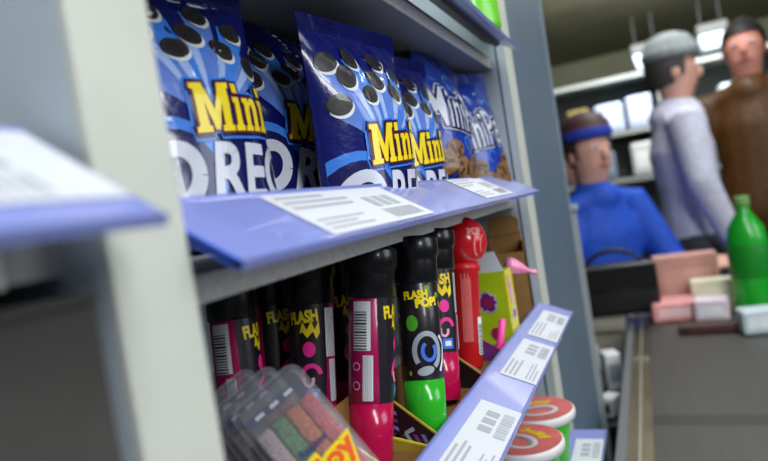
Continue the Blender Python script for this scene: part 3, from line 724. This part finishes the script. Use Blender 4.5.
# desk behind and the low black cabinet with white packets beside the belt
t = thing('cashier_desk', 'taupe cashier desk beyond the slate panel', 'desk', (-.25, 2.0, -1.25))
bm = bmesh.new(); box(bm, (-.25, -.20, 0), (.285, -.08, .80)); obj('desk_body', bm, ['desk'], t)
bm = bmesh.new(); box(bm, (-.26, -.215, .80), (.285, .03, .825), 0, .003); obj('desk_top', bm, ['desk'], t)
bm = bmesh.new(); box(bm, (.17, -.208, .67), (.205, -.200, .76), 0, .001); obj('socket_plate', bm, ['whiteplast'], t)
t = thing('side_cabinet', 'low black cabinet between slate panel and belt', 'cabinet', (-.15, 1.57, -1.25))
bm = bmesh.new(); box(bm, (-.14, -.21, 0), (.180, .19, .690)); obj('cabinet_body', bm, ['blackcab'], t)
bm = bmesh.new(); box(bm, (-.15, -.22, .690), (.182, .19, .700)); obj('cabinet_top', bm, ['blackcab'], t)
def packet(name, label, cat, loc, size, m, rot=0, m2=None, grp=None):
    t = thing(name, label, cat, loc, (0, 0, R(rot)), grp); a, b, h = size
    bm = bmesh.new(); box(bm, (-a/2, -b/2, 0), (a/2, b/2, h), 0, min(a, b, h)*.12); obj('package', bm, [m], t, False)
    if m2:
        bm = bmesh.new(); box(bm, (-a*.36, -b/2-.0012, h*.25), (a*.36, -b/2+.0002, h*.72), 0, .0003); obj('front_label', bm, [m2], t)
    return t
packet('packet', 'white packet standing in the dark gap beside the belt', 'packet', (.000, 1.60, -.5495), (.040, .05, .095), 'whiteplast', 20, 'greyfig')
packet('packet', 'small white packet lying in the dark gap below the taller one', 'packet', (.002, 1.42, -.5495), (.034, .05, .045), 'whiteplast', -25, 'inkdark')

# goods on the belt
packet('food_package', 'coral pink food package on the far belt', 'package', (.165, 1.90, -.4495), (.12, .10, .055), plain(238, 160, 160, .4), 6, plain(250, 205, 205))
packet('food_package', 'pale pink-white package beside the coral pink one', 'package', (.262, 1.86, -.4495), (.085, .07, .060), plain(232, 215, 225, .4), -8, plain(245, 245, 250))
packet('food_package', 'dark maroon flat box at the front of the goods', 'box', (.255, 1.73, -.4495), (.17, .06, .022), plain(62, 36, 32, .5), 0, plain(90, 50, 45))
packet('food_package', 'salmon pink meat pack standing behind other goods', 'package', (.215, 2.04, -.4495), (.18, .06, .165), plain(216, 160, 145, .45), 4, plain(228, 178, 162))
packet('food_package', 'cream yellow carton lying in front of the salmon pack', 'carton', (.285, 1.965, -.4495), (.13, .05, .095), plain(240, 235, 205, .5), 0, plain(250, 246, 215))
packet('food_package', 'white carton below the green bottle', 'carton', (.348, 1.70, -.4495), (.085, .06, .060), plain(205, 220, 225, .4), 10, plain(235, 240, 240))
t = thing('green_bottle', 'tall bright green plastic bottle on the belt at right', 'bottle', (.372, 1.90, -.4495))
bm = bmesh.new(); lathe(bm, [(.040, 0), (.050, .006), (.051, .05), (.048, .08), (.051, .11), (.050, .20), (.044, .24), (.022, .275), (.0165, .285), (.0165, .300)])
obj('bottle_body', bm, [mat('green_bottle_plastic', srgb(20, 175, 40), .25, coat=.4)], t)
bm = bmesh.new(); lathe(bm, [(.0185, .298), (.0190, .302), (.0190, .322), (.0170, .325)]); obj('cap', bm, [plain(110, 165, 85)], t)
bm = bmesh.new(); lathe(bm, [(.0512, .105), (.0516, .107), (.0512, .195), (.0506, .197)]); obj('wrap_label', bm, [plain(18, 140, 36, .4)], t)

# ------------------------------------------------------------------ the store beyond
bm = bmesh.new(); box(bm, (-4, -3, -1.30), (6, 8.6, -1.25)); struct(obj('floor', bm, ['floor']))
bm = bmesh.new(); box(bm, (-4, 2.2, 1.50), (6, 8.6, 1.56)); struct(obj('ceiling', bm, ['ceil']))
bm = bmesh.new(); box(bm, (-4, 8.5, -1.25), (6, 8.6, 1.5)); struct(obj('wall_back', bm, ['wall']))
bm = bmesh.new(); box(bm, (-4.1, 1.5, -1.25), (-4, 8.6, 1.5)); struct(obj('wall_left', bm, ['wall']))
def hang_lamp(label, loc, w):
    t = thing('hanging_lamp', label, 'lamp', loc)
    bm = bmesh.new(); box(bm, (-w/2, -.10, 0), (w/2, .10, .02), 0); box(bm, (-w/2-.012, -.11, .02), (w/2+.012, .11, .10), 1, .01); obj('lamp_housing', bm, ['lampframe', 'lampframe'], t)
    bm = bmesh.new(); prism(bm, [(-w/2, 0), (w/2, 0), (w/2-.03, -.13), (-w/2+.03, -.13)], -.09, .09, 0); obj('diffuser', bm, ['lamp'], t)
    bm = bmesh.new(); 
    bm.free()
    for x in (-w*.35, w*.35):
        bm = bmesh.new(); sweep(bm, [(x, 0, .09), (x, 0, 1.5-loc[2])], .004); obj('cord', bm, ['lampframe'], t)
hang_lamp('pale blue lit hanging lamp left of the other, far back', (.31, 6.7, 1.10), .24)
hang_lamp('pale blue lit hanging lamp upper right, above the standing people', (.90, 6.7, 1.14), .24)
# far shelving with muted cartons
t = thing('store_shelving', 'grey store shelving far behind the checkout', 'shelving', (.2, 5.0, -1.25))
bm = bmesh.new(); box(bm, (-1.4, .2, 0), (1.6, .24, 1.95)); obj('back_board', bm, [plain(92, 98, 96)], t)
for z in (.35, .75, 1.15, 1.50, 1.90): 
    bm = bmesh.new(); box(bm, (-1.4, -.2, z), (1.6, .2, z+.03)); obj('shelf', bm, [plain(120, 124, 120)], t)
for x in (-1.4, .1, 1.57):
    bm = bmesh.new(); box(bm, (x, -.2, 0), (x+.03, .24, 1.95)); obj('upright', bm, [plain(110, 112, 108)], t)
items = [(-.78, .28, .24, (120, 128, 130), 'grey-green carton at the left end of the far shelving'), (-.46, .16, .22, (104, 92, 40), 'dark mustard carton on the far shelving'), (-.24, .20, .22, (140, 152, 175), 'powder blue carton on the far shelving'),
         (.00, .18, .24, (135, 142, 160), 'dusty violet grey carton on the far shelving'), (.24, .17, .22, (180, 198, 165), 'pale green carton on the far shelving'), (.60, .22, .20, (150, 160, 170), 'light steel grey carton on the far shelving'), (.92, .22, .24, (60, 62, 60), 'charcoal carton on the far shelving'), (1.25, .22, .22, (130, 140, 150), 'blue-grey carton at the right end of the far shelving')]
for x, w_, h_, col, lb in items:
    if abs(x) < .02: x -= .03
    packet('carton', lb, 'carton', (.2+x, 4.93, .2805), (w_, .2, h_), plain(*col), 0, plain(*[min(255, c+25) for c in col]), 'muted cartons on the far shelving')
for x, w_, h_, col, lb in [(-.70, .3, .26, (70, 46, 44), 'maroon carton on the second far shelf, leftmost'), (-.34, .2, .22, (86, 96, 110), 'slate carton on the second far shelf'), (-.03, .2, .25, (150, 152, 150), 'light grey carton on the second far shelf'), (.95, .25, .26, (128, 122, 96), 'khaki carton on the second far shelf, rightmost')]:
    packet('carton', lb, 'carton', (.2+x, 4.93, -.0695), (w_, .2, h_), plain(*col), 0, plain(*[min(255, c+25) for c in col]), 'muted cartons on the far shelving')

# ------------------------------------------------------------------ people
def skin_mesh(name, chains, m, parent, sub=2, vox=.012):
    """chains of (point, radius or (rx, ry)): each is lofted with round ends, then all are fused into one smooth surface."""
    bm = bmesh.new(); n = 14
    for ch in chains:
        pts = [V(p) for p, r in ch]; rr = [V(r) if isinstance(r, tuple) else V((r, r)) for p, r in ch]
        # round ends
        for end in (0, -1):
            d = (pts[end]-pts[1 if end == 0 else -2]).normalized(); r0 = rr[end]; k = min(r0)
            add = [(pts[end]+d*k*.55, r0*.84), (pts[end]+d*k*.90, r0*.42), (pts[end]+d*k, r0*.06)]
            for p, r in add:
                if end == 0: pts.insert(0, p); rr.insert(0, r)
                else: pts.append(p); rr.append(r)
        rings = []
        for i, p in enumerate(pts):
            t = (pts[min(i+1, len(pts)-1)]-pts[max(i-1, 0)]).normalized()
            a = V((1, 0, 0))-t*t.x
            if a.length < .3: a = V((0, 1, 0))-t*t.y
            a.normalize(); b = t.cross(a)
            rings.append([bm.verts.new(p+a*rr[i].x*math.cos(2*math.pi*k/n)+b*rr[i].y*math.sin(2*math.pi*k/n)) for k in range(n)])
        for i in range(len(rings)-1):
            for k in range(n): bm.faces.new((rings[i][k], rings[i][(k+1) % n], rings[i+1][(k+1) % n], rings[i+1][k]))
        bm.faces.new(rings[0][::-1]); bm.faces.new(rings[-1])
    me = bpy.data.meshes.new(name); bm.to_mesh(me); bm.free()
    o = bpy.data.objects.new(name, me); C.objects.link(o)
    rm = o.modifiers.new('r', 'REMESH'); rm.mode = 'VOXEL'; rm.voxel_size = vox; rm.use_smooth_shade = True
    sm = o.modifiers.new('s', 'SMOOTH'); sm.factor = .5; sm.iterations = 3 if vox < .008 else 4
    dg = bpy.context.evaluated_depsgraph_get(); dg.update()
    m2 = bpy.data.meshes.new_from_object(o.evaluated_get(dg)); bpy.data.objects.remove(o); bpy.data.meshes.remove(me)
    m2.name = name; m2.materials.clear(); m2.materials.append(m)
    for p in m2.polygons: p.use_smooth = True
    o = bpy.data.objects.new(name, m2); C.objects.link(o); o.parent = parent
    return o
def person(label, loc, yaw, skin, top, legs, hair, hat=None, arms=None, sitting=False, coat=False, group=None):
    """local frame: faces -y, x to the viewer's right, z up from the floor."""
    t = thing('person', label, 'person', loc, (0, 0, R(yaw)), group)
    hz = .93 if not sitting else .645
    sh = hz+.50; nk = sh+.065; hd = nk+.130
    knees = [(s*.10, -.36, hz-.02) if sitting else (s*.09, -.01, .50) for s in (-1, 1)]
    ank = [(s*.10, -.28, .12) if sitting else (s*.09, .02, .09) for s in (-1, 1)]
    arms = arms or {s: [(s*.25, .0, sh-.28), (s*.26, -.08, sh-.52)] for s in (-1, 1)}
    pel, waist, chest, neck = (0, 0, hz), (0, .0, hz+.17), (0, .01, hz+.36), (0, .0, nk)
    chains = [[(pel, (.145, .105)), (waist, (.130, .095)), (chest, (.150, .105)), ((0, .01, sh), (.10, .075)), (neck, .055), ((0, -.01, hd-.06), (.066, .078)), ((0, -.005, hd), (.076, .092)), ((0, .0, hd+.06), (.066, .078))]]
    for i, s in enumerate((-1, 1)):
        el, wr = arms[s]
        shp = (s*.165, .01, sh-.03)
        d = (V(wr)-V(el)).normalized(); side = d.cross(V((0, 0, 1))) if abs(d.z) < .9 else V((0, -1, 0)); side.normalize()
        palm = V(wr)+d*.075
        chains.append([((0, .01, sh), (.10, .075)), (shp, .058), (el, .042), (tuple(V(wr)), .028), (tuple(palm), (.040, .018))])
        for f, (off, ln) in enumerate(((-.030, .070), (-.010, .080), (.010, .075), (.029, .060))):
            b = palm+side*off+d*.012; m1 = b+d*ln*.5+V((0, 0, -.008)); m2 = b+d*ln*.92+V((0, 0, -.026))
            chains.append([(tuple(palm), (.040, .018)), (tuple(b), .0100), (tuple(m1), .0092), (tuple(m2), .0078)])
        th = V(wr)+d*.030+side*(-.040*s)
        chains.append([(tuple(V(wr)), .028), (tuple(th), .0115), (tuple(th+d*.04+side*(-.012*s)), .0095)])
        chains.append([(pel, (.145, .105)), ((s*.09, 0, hz-.04), .088), (knees[i], .060), (ank[i], .042), ((ank[i][0], ank[i][1]-.13, .045), .036)])
    body = skin_mesh('body', chains, skin, t, 2, .0065)
    # head details: nose, ears, eyes, mouth
    bm = bmesh.new()
    bmesh.ops.create_uvsphere(bm, u_segments=14, v_segments=10, radius=1, matrix=Matrix.Translation((0, -.095, hd-.02)) @ Matrix.Diagonal((.014, .020, .026, 1)))
    obj('nose', bm, [skin], t, True)
    for s in (-1, 1):
        bm = bmesh.new(); bmesh.ops.create_uvsphere(bm, u_segments=12, v_segments=8, radius=1, matrix=Matrix.Translation((s*.078, .005, hd-.01)) @ Matrix.Diagonal((.010, .020, .032, 1)))
        obj('ear', bm, [skin], t, True)
        bm = bmesh.new()
        bmesh.ops.create_uvsphere(bm, u_segments=12, v_segments=8, radius=.011, matrix=Matrix.Translation((s*.031, -.081, hd+.008)))
        obj('eye', bm, ['whiteplast'], t, True)
        bm = bmesh.new()
        bmesh.ops.create_uvsphere(bm, u_segments=10, v_segments=6, radius=.0065, matrix=Matrix.Translation((s*.031, -.0880, hd+.008)))
        obj('pupil', bm, ['choc'], t, True)
    bm = bmesh.new(); bmesh.ops.create_uvsphere(bm, u_segments=14, v_segments=8, radius=1, matrix=Matrix.Translation((0, -.082, hd-.062)) @ Matrix.Diagonal((.024, .010, .007, 1)))
    obj('mouth', bm, [plain(170, 90, 85)], t, True)
    # hair: cap of hair over the skull, open at the face
    bm = bmesh.new(); bmesh.ops.create_uvsphere(bm, u_segments=28, v_segments=20, radius=1)
    for v in bm.verts:
        n = 1+.05*noise.noise(v.co*5)
        v.co = V((v.co.x*.088*n, v.co.y*.103*n+.010, v.co.z*.112*n+hd+.022))
    bmesh.ops.delete(bm, geom=[v for v in bm.verts if (v.co.y < -.045 and v.co.z < hd+.055) or (v.co.y < .0 and v.co.z < hd-.03)], context='VERTS')
    obj('hair', bm, [hair], t, True)
    if hat:
        bm = bmesh.new(); zc = hd+.060; hats = hat if isinstance(hat, list) else [hat]; hi = len(hats)-1
        lathe(bm, [(.099, zc-.012), (.104, zc-.005), (.105, zc+.022), (.100, zc+.028, hi), (.096, zc+.050, hi), (.074, zc+.083, hi), (.035, zc+.100, hi), (.002, zc+.105, hi)], 0, 28)
        for v in bm.verts: v.co.x *= .94; v.co.y = v.co.y*1.06+.006
        obj('knit_hat', bm, hats, t, True)
    # clothes: sleeves and trunk as one jacket, trousers as one piece, shoes
    ch = [[((0, 0, hz-(.22 if coat else .04)), (.175, .135) if coat else (.165, .125)), ((0, 0, hz), (.168, .128)), (waist, (.152, .118)), (chest, (.172, .128)), ((0, .01, sh), (.115, .092)), ((0, .006, nk-.025), (.068, .068))]]
    for s in (-1, 1):
        el, wr = arms[s]; w2 = V(wr)-(V(wr)-V(el)).normalized()*.02
        ch.append([((0, .01, sh), (.115, .092)), ((s*.168, .01, sh-.03), .075), (el, .058), (tuple(w2), .044)])
    skin_mesh('jacket', ch, top, t, 2, .012)
    ch = [[(pel, (.158, .118)), ((0, 0, hz+.09), (.145, .108))]]
    for i, s in enumerate((-1, 1)): ch.append([(pel, (.158, .118)), ((s*.095, 0 if not sitting else -.06, hz-.05), .102), (knees[i], .076), ((ank[i][0], ank[i][1], .11), .060)])
    skin_mesh('trousers', ch, legs, t, 2, .012)
    for i in (0, 1):
        bm = bmesh.new(); a = ank[i]
        box(bm, (a[0]-.045, a[1]-.19, 0), (a[0]+.045, a[1]+.075, .085), 0, .028); obj('shoe', bm, ['blackcab'], t, True)
    return t
sk1, sk2 = mat('fair_skin', srgb(222, 168, 148), .5, noise_amt=.04), mat('rosy_skin', srgb(222, 150, 132), .5, noise_amt=.04)
FZ = -1.25
# seated cashier in blue, turned towards the belt
person('person in a maroon and blue hat and blue jacket sitting behind the desk', (-.050, 2.56, FZ), 40, sk1, mat('blue_jacket', srgb(30, 80, 190), .7, noise_amt=.15), plain(22, 24, 32), plain(64, 44, 40), [mat('blue_knit_hat', srgb(36, 62, 165), .85, noise_amt=.2), plain(70, 42, 44)], sitting=True,
       arms={-1: [(-.25, -.12, .84), (-.12, -.34, .88)], 1: [(.24, -.12, .84), (.16, -.36, .88)]})
t = thing('stool', 'black cushioned stool under the seated person in blue', 'stool', (-.050, 2.56, FZ))
bm = bmesh.new(); lathe(bm, [(.16, .44), (.175, .455), (.175, .475), (.16, .485)]); obj('seat', bm, ['blackcab'], t)
bm = bmesh.new(); lathe(bm, [(.20, 0), (.20, .02), (.03, .04), (.025, .44)]); obj('base', bm, ['blackcab'], t)
person('person in a pale lilac coat and grey knit hat, standing side-on', (.305, 2.86, FZ), 98, sk1, mat('lilac_coat', srgb(205, 205, 222), .8, noise_amt=.12), plain(60, 62, 70), plain(70, 66, 62), mat('grey_knit_hat', srgb(140, 145, 145), .9, noise_amt=.2), coat=True)
person('black-haired person in a brown leather jacket at right edge', (.640, 3.32, FZ), -10, sk2, mat('brown_leather', srgb(86, 54, 20), .5, noise_amt=.2), plain(38, 42, 62), plain(30, 28, 28), None, arms={-1: [(-.27, -.03, 1.15), (-.22, -.26, 1.08)], 1: [(.27, -.03, 1.15), (.20, -.26, 1.08)]}).scale = (1.06, 1.06, 1.06)

t = thing('shoulder_bag', 'black bag lying on the cashier desk', 'bag', (.02, 1.90, FZ+.8255), (0, 0, R(8)))
bm = bmesh.new(); box(bm, (-.115, -.05, 0), (.115, .05, .150), 0, .022); obj('bag_body', bm, ['blackcab'], t, True)
bm = bmesh.new(); box(bm, (-.110, -.056, .075), (.110, -.040, .153), 0, .006); obj('flap', bm, ['capblack'], t)
bm = bmesh.new(); sweep(bm, [(.09*math.cos(a), .0, .115+.075*math.sin(a)) for a in [math.pi*k/14 for k in range(15)]], .007); obj('strap', bm, ['blackcab'], t)

# ------------------------------------------------------------------ light, world, camera
w = bpy.data.worlds.new('store_air'); sc.world = w; w.use_nodes = True
bg = w.node_tree.nodes['Background']; bg.inputs['Color'].default_value = (.86, .92, 1, 1); bg.inputs['Strength'].default_value = .095
def area(name, loc, target, size, power, col):
    l = bpy.data.lights.new(name, 'AREA'); l.shape = 'RECTANGLE'; l.size, l.size_y = size; l.energy = power; l.color = col
    o = bpy.data.objects.new(name, l); C.objects.link(o); o.location = loc
    o.rotation_euler = (V(target)-V(loc)).to_track_quat('-Z', 'Y').to_euler()
    return o
area('ceiling_fluorescent_light', (1.1, -.35, 1.42), (-.05, .30, 0), (.35, 2.6), 58, (.95, .98, 1))
area('aisle_fill_light', (2.5, .9, .7), (0, .35, 0), (1.2, 1.4), 23, (.86, .93, 1))  # added fill from the aisle side, no window there
area('far_fluorescent_light', (.5, 2.6, 1.45), (.3, 2.4, -1), (1.2, .3), 30, (.95, .98, 1))
area('back_store_light', (.6, 4.2, 1.3), (.6, 6.5, .9), (1.6, .3), 150, (.95, .98, 1))

cam = bpy.data.cameras.new('camera'); co = bpy.data.objects.new('camera', cam); C.objects.link(co)
cam.sensor_width = 36; cam.lens = 600/768*36; cam.clip_start = .01; cam.clip_end = 50
f_, vx, vy, sl = 600., 643-384., 166-230.5, .16
yv = V((vx, vy, f_)); b_ = -f_*f_/(vx*sl+vy); dv = V((sl*b_, b_, f_))
yv.normalize(); dv.normalize(); zv = -dv; xv = yv.cross(zv)
right = V((xv.x, yv.x, zv.x)); down = V((xv.y, yv.y, zv.y)); fwd = V((xv.z, yv.z, zv.z))
m = Matrix((right, -down, -fwd)).transposed().to_4x4(); m.translation = (.14, 0, 0)
co.matrix_world = m
cam.dof.use_dof = True; cam.dof.focus_distance = .43; cam.dof.aperture_fstop = (cam.lens/1000)/.0056
sc.camera = co
vs = sc.view_settings; sc.display_settings.display_device = 'sRGB'; vs.view_transform = 'Standard'; vs.look = 'None'; vs.exposure = 0; vs.gamma = 1; vs.use_curve_mapping = False
